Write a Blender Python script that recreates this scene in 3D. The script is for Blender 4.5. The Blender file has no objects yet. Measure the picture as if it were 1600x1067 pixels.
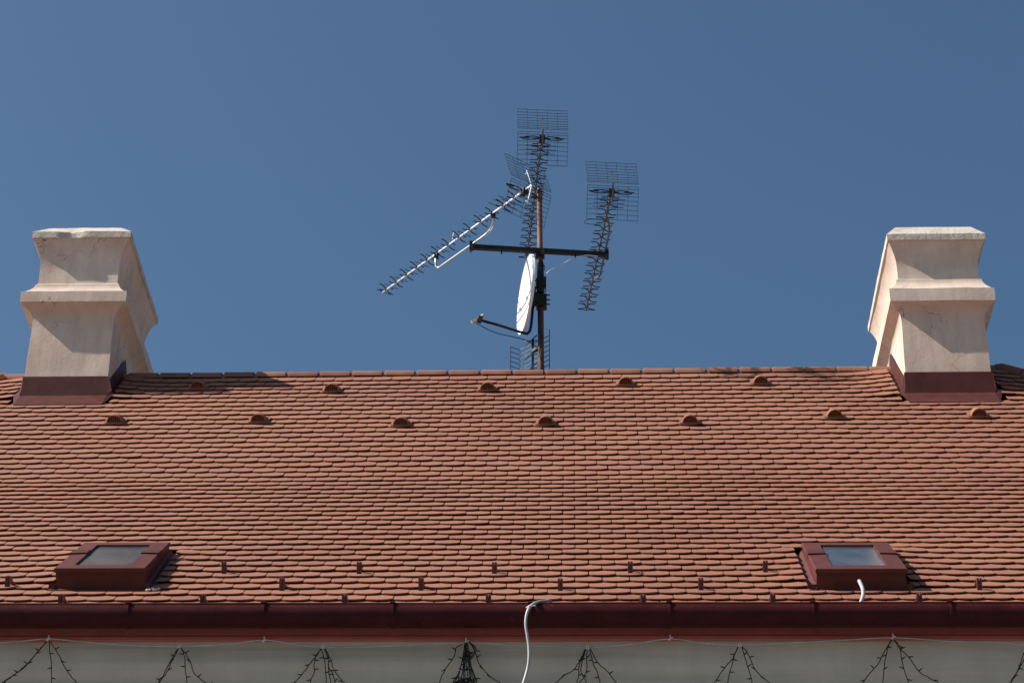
import bpy, math, random
from mathutils import Vector, Matrix, noise
R = math.radians
rnd = random.Random(7)
C = bpy.context.scene.collection
scene = bpy.context.scene

# ------------------------------------------------------------------ camera
IW, IH, FPX = 1600.0, 1067.0, 3600.0
CAM = Vector((0, 0, 1.6))
PITCH, YAW, ROLL = R(30.5), R(1.8), R(0.51)
_F = Vector((-math.sin(YAW) * math.cos(PITCH), math.cos(YAW) * math.cos(PITCH), math.sin(PITCH)))
_R0 = Vector((math.cos(YAW), math.sin(YAW), 0))
_U0 = _R0.cross(_F)
_R = _R0 * math.cos(ROLL) + _U0 * math.sin(ROLL)
_U = _U0 * math.cos(ROLL) - _R0 * math.sin(ROLL)
cd = bpy.data.cameras.new('camera')
cd.sensor_width = 36; cd.lens = 36 * FPX / IW; cd.clip_start = 0.1; cd.clip_end = 2000
cam = bpy.data.objects.new('camera', cd); C.objects.link(cam)
m = Matrix.Identity(4)
for i in range(3):
    m[i][0], m[i][1], m[i][2], m[i][3] = _R[i], _U[i], -_F[i], CAM[i]
cam.matrix_world = m
scene.camera = cam

def ray(px, py):
    return (_F + _R * ((px - IW / 2) / FPX) + _U * ((IH / 2 - py) / FPX))
def at_y(px, py, Y):
    d = ray(px, py); return CAM + d * ((Y - CAM.y) / d.y)
def at_z(px, py, Z):
    d = ray(px, py); return CAM + d * ((Z - CAM.z) / d.z)
def proj(p):
    q = p - CAM; d = q.dot(_F)
    return (IW / 2 + FPX * q.dot(_R) / d, IH / 2 - FPX * q.dot(_U) / d)

# ------------------------------------------------------------------ roof profile (front slope, kicked flatter near the eave)
A1, A2, VB = R(39.4), R(43.8), 3.9
_e = CAM + (_F + _U * ((IH / 2 - 945) / FPX)) * 14.59
EY, EZ = _e.y + .056 * math.sin(A1), _e.z - .056 * math.cos(A1)     # tile ends ride 5 cm above this surface
VR = 7.33                                   # slope length eave to ridge
_tab = []; _y, _z = EY, EZ; DV = 0.01
def _ang(v):
    t = min(1, max(0, (v - VB + .3) / .6)); return A1 + (A2 - A1) * t * t * (3 - 2 * t)
_y -= 0.5 * math.cos(A1); _z -= 0.5 * math.sin(A1)
for k in range(int((VR + 1.0) / DV) + 1):
    v = -0.5 + k * DV
    _tab.append((_y, _z, _ang(v)))
    _y += math.cos(_ang(v)) * DV; _z += math.sin(_ang(v)) * DV
def twist(v): return -0.0026 + 0.0056 * v / VR
def RP(x, v, h=0.0):
    f = (v + 0.5) / DV; i = max(0, min(len(_tab) - 2, int(f))); f -= i
    y = _tab[i][0] * (1 - f) + _tab[i + 1][0] * f
    z = _tab[i][1] * (1 - f) + _tab[i + 1][1] * f
    a = _tab[i][2]
    return Vector((x, y - math.sin(a) * h, z + math.cos(a) * h + x * twist(v)))
def RM(x, v, h=0.0):
    """frame on the roof: x along the eave, y up the slope, z out of it"""
    a = _ang(v); M = Matrix.Identity(4); p = RP(x, v, h)
    cols = (Vector((1, 0, twist(v))).normalized(), Vector((0, math.cos(a), math.sin(a))), Vector((0, -math.sin(a), math.cos(a))))
    for i in range(3):
        for j in range(3): M[i][j] = cols[j][i]
        M[i][3] = p[i]
    return M
def roof_hit(px, py, h=0.0):
    d = ray(px, py); lo, hi = -0.45, VR + 0.4
    def g(v):
        p = RP(0, v, h); t = (p.y - CAM.y) / d.y; q = CAM + d * t
        return q.z - RP(q.x, v, h).z, q.x
    for _ in range(50):
        mid = (lo + hi) / 2
        if g(mid)[0] > 0: lo = mid
        else: hi = mid
    # ray starts above the line of the surface near the eave and meets it further up
    return g(lo)[1], lo
RY, RZ = RP(0, VR).y, RP(0, VR).z           # ridge line
XL = roof_hit(10, 592)[0]; XR = roof_hit(1562, 586)[0]
RUN = RY - EY

# ------------------------------------------------------------------ object helpers
W = {}
def put(o, parent=None, M=None):
    M = M or Matrix.Identity(4); W[o.name] = M
    if parent is not None:
        o.parent = parent; o.matrix_basis = W[parent.name].inverted() @ M
    else:
        o.matrix_basis = M
def tag(o, label=None, cat=None, group=None, kind=None):
    for k, v in (('label', label), ('category', cat), ('group', group), ('kind', kind)):
        if v: o[k] = v
    return o
def empty(name, loc, **kw):
    o = bpy.data.objects.new(name, None); C.objects.link(o); o.empty_display_size = .2
    put(o, None, Matrix.Translation(Vector(loc))); return tag(o, **kw)

class MB:
    def __init__(s): s.v = []; s.f = []; s.t = []
    def add(s, vs, fs, tint=0.5):
        n = len(s.v); s.v.extend([tuple(p) for p in vs]); s.f.extend([tuple(i + n for i in f) for f in fs])
        s.t.extend([tint] * len(vs))
    def box(s, c, hx, hy, hz, M=None):
        vs = [Vector((sx * hx, sy * hy, sz * hz)) for sz in (-1, 1) for sy in (-1, 1) for sx in (-1, 1)]
        if M is None: vs = [v + Vector(c) for v in vs]
        else: vs = [M @ (v + Vector(c)) for v in vs]
        s.add(vs, [(0, 2, 3, 1), (4, 5, 7, 6), (0, 1, 5, 4), (2, 6, 7, 3), (0, 4, 6, 2), (1, 3, 7, 5)])
    def bar(s, a, b, w, h, up=Vector((0, 0, 1))):
        a, b = Vector(a), Vector(b); d = (b - a).normalized()
        x = d.cross(up)
        if x.length < 1e-4: x = d.cross(Vector((0, 1, 0)))
        x.normalize(); z = x.cross(d)
        vs = [p + x * sx * w / 2 + z * sz * h / 2 for p in (a, b) for sx, sz in ((-1, -1), (1, -1), (1, 1), (-1, 1))]
        s.add(vs, [(3, 2, 1, 0), (4, 5, 6, 7), (0, 1, 5, 4), (1, 2, 6, 5), (2, 3, 7, 6), (3, 0, 4, 7)])
    def tube(s, pts, r, n=6, cap=True):
        pts = [Vector(p) for p in pts]; k = len(pts)
        rs = r if isinstance(r, (list, tuple)) else [r] * k
        t0 = (pts[1] - pts[0]).normalized()
        x = t0.orthogonal().normalized(); vs = []
        for i, p in enumerate(pts):
            t = (pts[min(i + 1, k - 1)] - pts[max(i - 1, 0)]).normalized()
            x = (x - t * x.dot(t))
            if x.length < 1e-5: x = t.orthogonal()
            x.normalize(); y = t.cross(x)
            vs += [p + (x * math.cos(2 * math.pi * j / n) + y * math.sin(2 * math.pi * j / n)) * rs[i] for j in range(n)]
        fs = [(i * n + j, i * n + (j + 1) % n, (i + 1) * n + (j + 1) % n, (i + 1) * n + j) for i in range(k - 1) for j in range(n)]
        if cap: fs += [tuple(reversed(range(n))), tuple((k - 1) * n + j for j in range(n))]
        s.add(vs, fs)
    def loft(s, rings, close=True, cap0=False, cap1=False):
        n = len(rings[0]); vs = [p for r_ in rings for p in r_]
        fs = []
        for i in range(len(rings) - 1):
            for j in range(n if close else n - 1):
                a = i * n + j; b = i * n + (j + 1) % n
                fs.append((a, b, b + n, a + n))
        if cap0: fs.append(tuple(reversed(range(n))))
        if cap1: fs.append(tuple((len(rings) - 1) * n + j for j in range(n)))
        s.add(vs, fs)
    def build(s, name, mat, parent=None, M=None, smooth=None, tints=False):
        me = bpy.data.meshes.new(name); vs = s.v
        if M is not None:
            iv = M.inverted(); vs = [tuple(iv @ Vector(p)) for p in vs]
        me.from_pydata(vs, [], s.f); me.update()
        if tints:
            at = me.attributes.new('tint', 'FLOAT', 'POINT'); at.data.foreach_set('value', s.t)
        if smooth is not None:
            me.polygons.foreach_set('use_smooth', [True] * len(me.polygons))
            me.set_sharp_from_angle(angle=R(smooth))
        me.materials.append(mat)
        o = bpy.data.objects.new(name, me); C.objects.link(o); put(o, parent, M); return o
def tree(o):
    return [o] + [g for ch in o.children for g in tree(ch)]
def copy_to(o, parent, M):
    c = o.copy(); C.objects.link(c); put(c, parent, M)
    for ch in list(o.children):
        rel = W[o.name].inverted() @ W[ch.name]
        copy_to(ch, c, M @ rel)
    return c
def catmull(pts, n=6):
    pts = [Vector(p) for p in pts]; out = []
    P = [pts[0] * 2 - pts[1]] + pts + [pts[-1] * 2 - pts[-2]]
    for i in range(1, len(P) - 2):
        for k in range(n):
            t = k / n; a, b, c, d = P[i - 1], P[i], P[i + 1], P[i + 2]
            out.append(0.5 * ((2 * b) + (c - a) * t + (2 * a - 5 * b + 4 * c - d) * t * t + (3 * b - a - 3 * c + d) * t ** 3))
    out.append(pts[-1]); return out

# ------------------------------------------------------------------ materials
def mat(name, col, rough=.6, metal=0.0, spec=.5):
    mt = bpy.data.materials.new(name); mt.use_nodes = True
    b = mt.node_tree.nodes['Principled BSDF']
    b.inputs['Base Color'].default_value = (*col, 1); b.inputs['Roughness'].default_value = rough
    b.inputs['Metallic'].default_value = metal; b.inputs['Specular IOR Level'].default_value = spec
    return mt
class N:
    def __init__(s, mt): s.nt = mt.node_tree; s.b = s.nt.nodes['Principled BSDF']; s.tc = s.nt.nodes.new('ShaderNodeTexCoord')
    def __call__(s, t, **kw):
        n = s.nt.nodes.new('ShaderNode' + t)
        for k, v in kw.items(): setattr(n, k, v)
        return n
    def l(s, a, b): s.nt.links.new(a, b)
    def noise(s, scale, detail=4, rough=.6, src=None, stretch=None):
        n = s('TexNoise'); n.inputs['Scale'].default_value = scale; n.inputs['Detail'].default_value = detail
        n.inputs['Roughness'].default_value = rough
        src = src or s.tc.outputs['Object']
        if stretch:
            mp = s('Mapping'); mp.inputs['Scale'].default_value = stretch; s.l(src, mp.inputs[0]); src = mp.outputs[0]
        s.l(src, n.inputs['Vector']); return n.outputs['Fac']
    def ramp(s, fac, stops):
        r_ = s('ValToRGB'); e = r_.color_ramp.elements
        while len(e) < len(stops): e.new(.5)
        for el, (p, c) in zip(e, stops): el.position = p; el.color = (*c, 1) if len(c) == 3 else c
        s.l(fac, r_.inputs[0]); return r_.outputs[0]
    def mix(s, fac, a, b, mode='MIX'):
        n = s('Mix', data_type='RGBA', blend_type=mode)
        for sock, val in ((n.inputs[0], fac), (n.inputs[6], a), (n.inputs[7], b)):
            if isinstance(val, (int, float)): sock.default_value = val
            elif isinstance(val, tuple): sock.default_value = (*val, 1)
            else: s.l(val, sock)
        return n.outputs[2]
    def bump(s, h, strength=.3, dist=.01):
        n = s('Bump'); n.inputs['Strength'].default_value = strength; n.inputs['Distance'].default_value = dist
        s.l(h, n.inputs['Height']); s.l(n.outputs[0], s.b.inputs['Normal']); return n
    def col(s, c): s.l(c, s.b.inputs['Base Color'])

def tile_mat(name, dark=1.0):
    mt = mat(name, (.4, .17, .1), .75, spec=.3); n = N(mt)
    at = n('Attribute', attribute_name='tint')
    c = n.ramp(at.outputs['Fac'], [(0, (.214, .083, .054)), (.35, (.260, .107, .067)), (.7, (.276, .118, .074)), (1, (.282, .127, .078))])
    g = n.noise(55, 3); c = n.mix(.35, c, n.ramp(g, [(.3, (.75, .72, .7)), (.7, (1.1, 1.1, 1.1))]), 'MULTIPLY')
    big = n.noise(1.1, 3); c = n.mix(.5, c, n.ramp(big, [(.35, (.86, .82, .82)), (.65, (1.05, 1.05, 1.0))]), 'MULTIPLY')
    n.col(c); n.bump(n.noise(160, 3), .25, .004); return mt
M_TILE = tile_mat('terracotta_tile')
def paint_metal(name, col, rough, var=.25, spec=.5):
    mt = mat(name, col, rough, spec=spec); n = N(mt)
    f = n.noise(7, 5); c = n.mix(1.0, col, n.ramp(f, [(.3, (1 - var,) * 3), (.7, (1 + var * .5,) * 3)]), 'MULTIPLY')
    s = n.noise(30, 4, .7, stretch=(1, 1, .12)); c = n.mix(n.ramp(s, [(.66, (0, 0, 0)), (.8, (.35, .35, .35))]), c, (.3, .2, .18))
    n.col(c)
    r_ = n('MapRange'); r_.inputs[3].default_value = rough * .8; r_.inputs[4].default_value = min(1, rough * 1.3)
    n.l(f, r_.inputs[0]); n.l(r_.outputs[0], n.b.inputs['Roughness']); n.bump(n.noise(3, 2), .15, .02); return mt
M_GUT = paint_metal('gutter_paint', (.050, .0095, .009), .38, .25, .1)
M_GUARD = paint_metal('snow_guard_paint', (.17, .05, .044), .35, .15)
M_RED = paint_metal('red_brown_paint', (.45, .115, .10), .42, .15)
M_FLASH = paint_metal('flashing_paint', (.085, .026, .023), .5, .2, .15)
M_FRAME = paint_metal('skylight_paint', (.100, .030, .026), .5, .2, .2)

def plaster():
    mt = mat('old_plaster', (.6, .5, .42), .9, spec=.15); n = N(mt)
    f = n.noise(2.2, 6, .62); c = n.ramp(f, [(.28, (.53, .42, .35)), (.5, (.625, .51, .43)), (.72, (.68, .575, .50))])
    pk = n.noise(1.3, 3); c = n.mix(n.ramp(pk, [(.4, (0, 0, 0)), (.65, (.55, .55, .55))]), c, (.56, .40, .305))
    st = n.noise(9, 5, .7, stretch=(1, 1, .18)); c = n.mix(.55, c, n.ramp(st, [(.3, (.75, .72, .70)), (.6, (1.04, 1.04, 1.04))]), 'MULTIPLY')
    # crazed cracks
    wn = n('TexNoise'); wn.inputs['Scale'].default_value = 3; wn.inputs['Detail'].default_value = 5; n.l(n.tc.outputs['Object'], wn.inputs['Vector'])
    ad = n('VectorMath', operation='MULTIPLY_ADD'); ad.inputs[1].default_value = (.5, .5, .5)
    n.l(wn.outputs['Color'], ad.inputs[0]); n.l(n.tc.outputs['Object'], ad.inputs[2])
    vo = n('TexVoronoi', feature='DISTANCE_TO_EDGE'); vo.inputs['Scale'].default_value = 3.4; n.l(ad.outputs[0], vo.inputs['Vector'])
    ck = n.ramp(vo.outputs['Distance'], [(0, (1, 1, 1)), (.013, (0, 0, 0))])
    mk = n.ramp(n.noise(1.9, 2), [(.55, (0, 0, 0)), (.66, (1, 1, 1))])
    k = n.mix(1.0, ck, mk, 'MULTIPLY'); c = n.mix(k, c, (.10, .08, .07)); n.col(c)
    hb = n.noise(28, 5); h2 = n.noise(6, 4, stretch=(1, 1, .5)); hh = n.mix(.6, hb, h2); hh = n.mix(k, hh, (0, 0, 0)); n.bump(hh, .38, .010); return mt
M_PLAST = plaster()
def cap_mat():
    mt = mat('weathered_cap_plaster', (.6, .52, .45), .92, spec=.15); n = N(mt)
    f = n.noise(6, 6, .7); c = n.ramp(f, [(.3, (.29, .25, .21)), (.45, (.49, .425, .365)), (.75, (.58, .515, .45))])
    sp = n.noise(16, 4, .65); c = n.mix(n.ramp(sp, [(.62, (0, 0, 0)), (.68, (.85, .85, .85))]), c, (.2, .17, .14)); n.col(c); n.bump(n.noise(22, 6), .6, .015); return mt
M_CAP = cap_mat()
def cornice_mat():
    mt = mat('grey_cornice_render', (.40, .39, .36), .85, spec=.2); n = N(mt)
    f = n.noise(1.6, 5, .6, stretch=(.18, 1, 6)); c = n.ramp(f, [(.3, (.36, .338, .30)), (.5, (.49, .445, .385)), (.72, (.57, .51, .43))])
    st = n.noise(5, 5, .65, stretch=(1, 1, .25)); c = n.mix(.5, c, n.ramp(st, [(.3, (.8, .8, .8)), (.65, (1.05, 1.05, 1.05))]), 'MULTIPLY')
    n.col(c); n.bump(n.noise(40, 4), .25, .006); return mt
M_CORN = cornice_mat()
M_STEEL = mat('bare_aluminium', (.50, .51, .52), .36, .9)
M_BLACK = mat('black_plastic', (.011, .011, .012), .55, 0, .3)
M_WIRE = mat('dark_steel_wire', (.022, .022, .028), .5, .3)
M_DARKMETAL = mat('dark_painted_steel', (.010, .009, .010), .5, .1, .3)
M_GREYBOOM = mat('dull_boom_metal', (.13, .125, .12), .5, .5)
def rust(nm='rusty_mast_steel', dk=1.0):
    mt = mat(nm, (.2, .09, .05), .75, .1); n = N(mt)
    f = n.noise(6, 6, .7, stretch=(1, 1, .35)); c = n.ramp(f, [(.3, (.055, .03, .025)), (.5, (.19, .085, .05)), (.7, (.33, .19, .12))]); c = n.mix(1.0, c, (dk, dk, dk), 'MULTIPLY'); n.col(c); n.bump(n.noise(60, 4), .3, .003); return mt
M_RUST = rust(); M_RUST2 = rust('dark_rusty_mast_steel', .38)
def whiteish(name, col, dirt, rough=.4):
    mt = mat(name, col, rough); n = N(mt)
    c = n.mix(1.0, col, n.ramp(n.noise(9, 5, .65), [(.3, (1 - dirt,) * 3), (.6, (1, 1, 1))]), 'MULTIPLY'); n.col(c); return mt
M_DISH = whiteish('white_dish_paint', (.80, .80, .79), .12)
M_HOSE = whiteish('white_hose_plastic', (.42, .41, .39), .25)
M_CORD = whiteish('pale_cord', (.5, .53, .58), .4)
M_HOOK = whiteish('white_hook_plastic', (.8, .78, .74), .1)
M_LNB = whiteish('grey_feed_plastic', (.5, .5, .46), .3)
M_MORTAR = whiteish('pale_mortar', (.62, .58, .52), .3, .9)
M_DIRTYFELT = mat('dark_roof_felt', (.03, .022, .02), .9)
def glass():
    mt = mat('dusty_skylight_glass', (.035, .045, .055), .12, spec=.5); n = N(mt)
    d = n.noise(5, 6, .7); sp = n.noise(70, 3, .6)
    k = n.ramp(d, [(.35, (.05, .05, .05)), (.75, (.26, .26, .26))])
    k2 = n.mix(n.ramp(sp, [(.70, (0, 0, 0)), (.78, (.4, .4, .4))]), k, (.6, .6, .6))
    c = n.mix(k2, (.03, .042, .055), (.27, .265, .24)); n.col(c)
    r_ = n('MapRange'); r_.inputs[3].default_value = .08; r_.inputs[4].default_value = .7; n.l(k2, r_.inputs[0]); n.l(r_.outputs[0], n.b.inputs['Roughness']); return mt
M_GLASS = glass()
def ground_mat():
    mt = mat('pale_paving', (.34, .32, .29), .85, spec=.2); n = N(mt)
    f = n.noise(1.5, 6, .6); c = n.ramp(f, [(.3, (.14, .133, .12)), (.7, (.20, .19, .172))])
    br = n('TexBrick'); br.inputs['Scale'].default_value = 1.6; br.inputs['Mortar Size'].default_value = .012
    n.l(n.tc.outputs['Object'], br.inputs['Vector']); c = n.mix(br.outputs['Fac'], c, (.07, .068, .063)); n.col(c); return mt
M_GROUND = ground_mat()
M_WALL = whiteish('facade_render', (.52, .47, .38), .15, .9)

# ------------------------------------------------------------------ ground
g = MB(); g.add([(-300, -300, 0), (300, -300, 0), (300, 300, 0), (-300, 300, 0)], [(0, 1, 2, 3)])
tag(g.build('ground', M_GROUND), kind='structure')

# ------------------------------------------------------------------ house
house = empty('tiled_house', ((XL + XR) / 2, EY + .2, 0), label='house with red beaver tail tile roof, brown gutter and two plaster chimneys', cat='house')
YF = EY + .05                                # face of the red strip under the gutter
Z_STRIP_TOP = at_y(800, 975, YF).z; Z_BEND = at_y(800, 992.5, YF).z; Z_STRIP_BOT = at_y(800, 998.5, YF - .012).z
EXL, EXR = XL - RUN, XR + RUN                # eave corners
def etw(x): return x * twist(0)

# chimney / skylight / vent layout from the roof
CHW, CHD = .385, .80                         # half width, half depth of the shaft
def chim_pos(pxl, pxr, py):
    xl, v = roof_hit(pxl, py, .055); xr, v2 = roof_hit(pxr, py, .055)
    return (xl + xr) / 2, (v + v2) / 2
CHIMS = [chim_pos(35, 163.5, 619.5), chim_pos(1418, 1553, 615)]
def sky_layout(bl, br, tl, tr, fl):
    x0, v0 = roof_hit(*bl, .045); x1, _ = roof_hit(*br, .045); v0 = _ * .5 + v0 * .5
    lo, hi = .06, .4
    for _ in range(40):
        h = (lo + hi) / 2
        if roof_hit(fl[0], fl[1], h)[1] > v0 + .005: lo = h
        else: hi = h
    return x0, x1, v0, h
SKYL = []
for (bl, br, tl, tr, fl) in [((90, 919), (229, 919), (127, 848), (258, 847), (92, 887)), ((1277, 920), (1415, 920), (1254, 847), (1388, 847), (1276, 888))]:
    x0, x1, v0, h = sky_layout(bl, br, tl, tr, fl)
    hb = .125
    xa, va = roof_hit(*tl, hb); xb, vb = roof_hit(*tr, hb)
    fx, _ = roof_hit(fl[0], fl[1], h); xx0 = (fx + xa) / 2; wdt = ((x1 - x0) + (xb - xa)) / 2
    SKYL.append((xx0, xx0 + wdt, v0, (va + vb) / 2, h, hb))
    print('SKY', SKYL[-1])
print('CHIM', CHIMS, 'EAVE', EY, EZ, 'RIDGE', RY, RZ, 'X', XL, XR)

# --- tile field of the front slope
E_, TW, TT, ST = .15, .18, .0080, .0176   # course, width, thickness seen, rise per course (an open joint stays below each tile)
AL = ST / E_ * .97
x_phase = roof_hit(877, 926)[0]
holes = []                                   # x0, x1, v0, v1 cleared for the chimneys and skylights
for cx, cv in CHIMS: holes.append((cx - CHW - .075, cx + CHW + .075, cv - .20, 99))
for s in SKYL: holes.append((s[0] - .05, s[1] + .05, s[2] - .03, s[3] + .05))
LF = [.03, .03, .012, .012]
def lift(x, v):
    h = 0
    for i, (a, b, c, d) in enumerate(holes):
        if c - .05 < v < d + .05:
            dx = min(abs(x - a), abs(x - b))
            if dx < .45 and (x < a + .01 or x > b - .01): h += LF[i] * (1 - dx / .45) ** 2 * min(1, (v - c + .05) / .25)
    return h
tiles = MB()
NR = int((VR - .06) / E_)
for k in range(-0, NR):
    vk = k * E_
    top = min(vk + E_ * 1.45, VR - .01) if k < NR - 1 else VR - .01
    yk = RP(0, vk).y
    xa, xb = XL - (RY - yk), XR + (RY - yk)
    off = 0 if k % 2 == 1 else TW / 2
    i0 = int(math.floor((xa - x_phase - off) / TW)); i1 = int(math.ceil((xb - x_phase - off) / TW))
    rowd = rnd.uniform(-.003, .003)
    for i in range(i0, i1 + 1):
        xc = x_phase + off + (i + .5) * TW
        L, Rr = xc - TW / 2 + .003, xc + TW / 2 - .003
        skip = False
        for (a, b, c, d) in holes:
            if c < vk + .05 and vk < d - .02:
                if L >= a - .02 and Rr <= b + .02: skip = True
                elif L < a < Rr: Rr = a
                elif L < b < Rr: L = b
                if Rr - L < .03: skip = True
        hl, hr = XL - (RY - RP(0, vk + .05).y), XR + (RY - RP(0, vk + .05).y)
        L = max(L, hl); Rr = min(Rr, hr)
        if skip or Rr - L < .02: continue
        far = xc < -6.6 or xc > 6.0
        w = Rr - L; cut = w < TW * .9
        jx, jv, jr = rnd.gauss(0, .0012), rowd + rnd.gauss(0, .0019), rnd.gauss(0, .006)
        jh, jt = abs(rnd.gauss(0, .0014)), rnd.gauss(0, .005)
        wave = .004 * noise.noise(Vector((xc * .8, vk * .6, 3)))
        n = 4 if far else 9
        sag = .042
        prof = []
        for q in range(n):
            u = -1 + 2 * q / (n - 1); x = (L + Rr) / 2 + u * w / 2
            uu = (x - xc) / (TW / 2)
            prof.append((x, sag * (1 - math.sqrt(max(0, 1 - .88 * uu * uu))) / (1 - math.sqrt(.12))))
        def P(x, dv, hh):
            v = vk + dv + jv + (x - xc) * jr
            h0 = 3 * ST - AL * (v - vk) + jh + wave + (x - xc) * jt + lift(x, vk)
            return RP(x + jx, v, h0 + hh)
        b = .0012
        topv = [P(x, dv + b, 0) for x, dv in prof] + [P(Rr, top - vk, 0), P(L, top - vk, 0)]
        bev = [P(x, dv, -b) for x, dv in prof]
        bot = [P(x, dv, -TT) for x, dv in prof] + [P(Rr, top - vk, -TT), P(L, top - vk, -TT)]
        vs = topv + bev + bot; m_ = n + 2
        fs = [tuple(range(m_))]
        for q in range(n - 1):
            fs.append((q, m_ + q, m_ + q + 1, q + 1)); fs.append((m_ + q, m_ + n + q, m_ + n + q + 1, m_ + q + 1))
        o2 = m_ + n
        fs.append((n - 1, m_ + n - 1, o2 + n - 1, o2 + n, n)); fs.append((0, n + 1, o2 + n + 1, o2, m_))
        t = 0.5 + .3 * noise.noise(Vector((xc * .5, vk * .45, 9))) + rnd.gauss(0, .11)
        if rnd.random() < .02: t -= .25
        tiles.add(vs, fs, min(1, max(0, t)))
roof = tiles.build('roof', M_TILE, house, tints=True)
# dark sheet under the tiles, added to block light
s = MB(); rows = []
for k in range(-0, int(VR / .25) + 2):
    v = min(k * .25, VR); y = RP(0, v).y
    rows.append([RP(XL - (RY - y) - .02, v, -.004), RP(0, v, -.004), RP(XR + (RY - y) + .02, v, -.004)])
s.loft(rows, close=False); s.build('light_blocking_underlay', M_DIRTYFELT, roof)
# back and end slopes (out of sight from the street)
s = MB(); vs_ = [0, VB, VR]
bk = [[Vector((x, 2 * RY - RP(0, v).y, RP(x, v).z)) for x in (XL - (RY - RP(0, v).y), XR + (RY - RP(0, v).y))] for v in vs_]
s.loft([list(reversed(r_)) for r_ in bk], close=False)
for sgn, X in ((-1, XL), (1, XR)):
    rr = []
    for v in vs_:
        d = RY - RP(0, v).y; x = X + sgn * d; rr.append([Vector((x, RY - d, RP(x, v).z)), Vector((x, RY + d, RP(x, v).z))])
    s.loft(rr if sgn > 0 else [list(reversed(r_)) for r_ in rr], close=False)
s.build('rear_slope', M_TILE, roof, tints=True)

# --- ridge and hip capping
def capping(a, b, up, rad, length, seed):
    mb = MB(); rn = random.Random(seed); d = (b - a); Ltot = d.length; d.normalize()
    side = d.cross(up).normalized(); upv = side.cross(d).normalized(); n = max(1, int(round(Ltot / length))); st = Ltot / n
    for i in range(n):
        dz = rn.gauss(0, .002); tl = rn.gauss(0, .004); t = min(1, max(0, rn.gauss(.45, .22))); rings = []
        stations = [(.0, 1.015), (.012, 1.03), (.04, 1.01), (st * .5, 1.0), (st - .034, 1.0), (st - .029, .985), (st - .028, .82), (st + .02, .82)]
        for sx, rs in stations:
            p = a + d * (i * st + sx) + upv * (dz + tl * sx)
            rings.append([p + (side * math.cos(th) * 1.0 + upv * math.sin(th)) * rad * rs for th in [math.pi * j / 14 for j in range(15)]])
        for o_, sg in ((0, 1),):
            k0 = len(mb.v); mb.loft(rings, close=False)
            mb.loft([[p for p in rings[0]], [a + d * (i * st) + (p - (a + d * (i * st))) * .84 for p in rings[0]]], close=False)
            for q in range(k0, len(mb.v)): mb.t[q] = t
    return mb
ra, rb = Vector((XL - .02, RY, RP(XL, VR).z - .016)), Vector((XR + .02, RY, RP(XR, VR).z - .016))
ridge_x0 = roof_hit(1500, 585)[0]
capping(ra, rb, Vector((0, 0, 1)), .083, .305, 3).build('ridge_capping', M_TILE, roof, smooth=40, tints=True)
for sgn, X in ((-1, XL), (1, XR)):
    for sy in (-1, 1):
        prev = None
        d = RUN - .02; drop = RP(X, VR).z - RP(X + sgn * d, .03).z
        # two straight runs, following the kick of the slope
        d1 = RY - RP(0, VB).y; z1 = RP(X + sgn * d1, VB).z
        p0 = Vector((X, RY, RP(X, VR).z + .005)); p1 = Vector((X + sgn * d1, RY + sy * d1, z1 + .045)); p2 = Vector((X + sgn * d, RY + sy * d, RP(X + sgn * d, .03).z + .045))
        hc = capping(p1, p0, Vector((0, 0, 1)), .085, .33, 5); h2_ = capping(p2, p1, Vector((0, 0, 1)), .085, .33, 6)
        n0 = len(hc.v); hc.v += h2_.v; hc.f += [tuple(i + n0 for i in f) for f in h2_.f]; hc.t += h2_.t
        hc.build('hip_capping', M_TILE, roof, smooth=40, tints=True)

# --- walls, cornice, red strip
wy = EY + .30
w = MB(); zt = Z_STRIP_BOT - .30
bw = [(EXL + .45, wy), (EXR - .45, wy), (EXR - .45, 2 * RY - wy), (EXL + .45, 2 * RY - wy)]
w.loft([[Vector((x, y, 0)) for x, y in bw], [Vector((x, y, EZ - .02)) for x, y in bw]]); w.build('wall', M_WALL, house)
c = MB(); zb = Z_STRIP_BOT
pr = [(.03, .35), (.032, .012)]
pr = [(YF + .030, zb + .10), (YF + .030, zb + .004), (YF + .034, zb - .02)]
for i in range(1, 13):
    t = i / 12; pr.append((YF + .034 + .035 * t * t, zb - .02 - .175 * t))
zg = pr[-1][1]
for i in range(1, 15):
    t = i / 14; pr.append((YF + .069 + .012 * math.sin(t * math.pi * 1.5) + .05 * t * t, zg - .17 * t))
zg = pr[-1][1]; pr += [(YF + .16, zg - .005), (YF + .17, zg - .06), (wy - .002, zg - .10)]
c.loft([[Vector((x, y, z + etw(x))) for y, z in pr] for x in [EXL + .2 + (EXR - EXL - .4) * i / 40 for i in range(41)]], close=False)
c.build('cornice', M_CORN, house, smooth=30)
f = MB(); pr = [(YF + .028, Z_STRIP_TOP + .09), (YF + .004, Z_STRIP_TOP + .08), (YF + .004, Z_BEND + .002), (YF - .012, Z_BEND - .010), (YF - .012, Z_STRIP_BOT), (YF - .004, Z_STRIP_BOT - .004), (YF + .028, Z_STRIP_BOT + .002)]
xs = [EXL + .1 + (EXR - EXL - .2) * i / 120 for i in range(121)]
f.loft([[Vector((x, y + .004 * noise.noise(Vector((x * 1.3, 0, j * .3))), z + etw(x) + .003 * noise.noise(Vector((x * .9, 5, 0))))) for j, (y, z) in enumerate(pr)] for x in xs], close=True)
for px in (190, 405, 605, 1050, 1280, 1491):
    p = at_y(px, 989, YF); f.tube([p + Vector((0, .004, 0)), p + Vector((0, -.006, 0))], .007, 8)
f.build('fascia_strip', M_RED, house, smooth=25)
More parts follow.
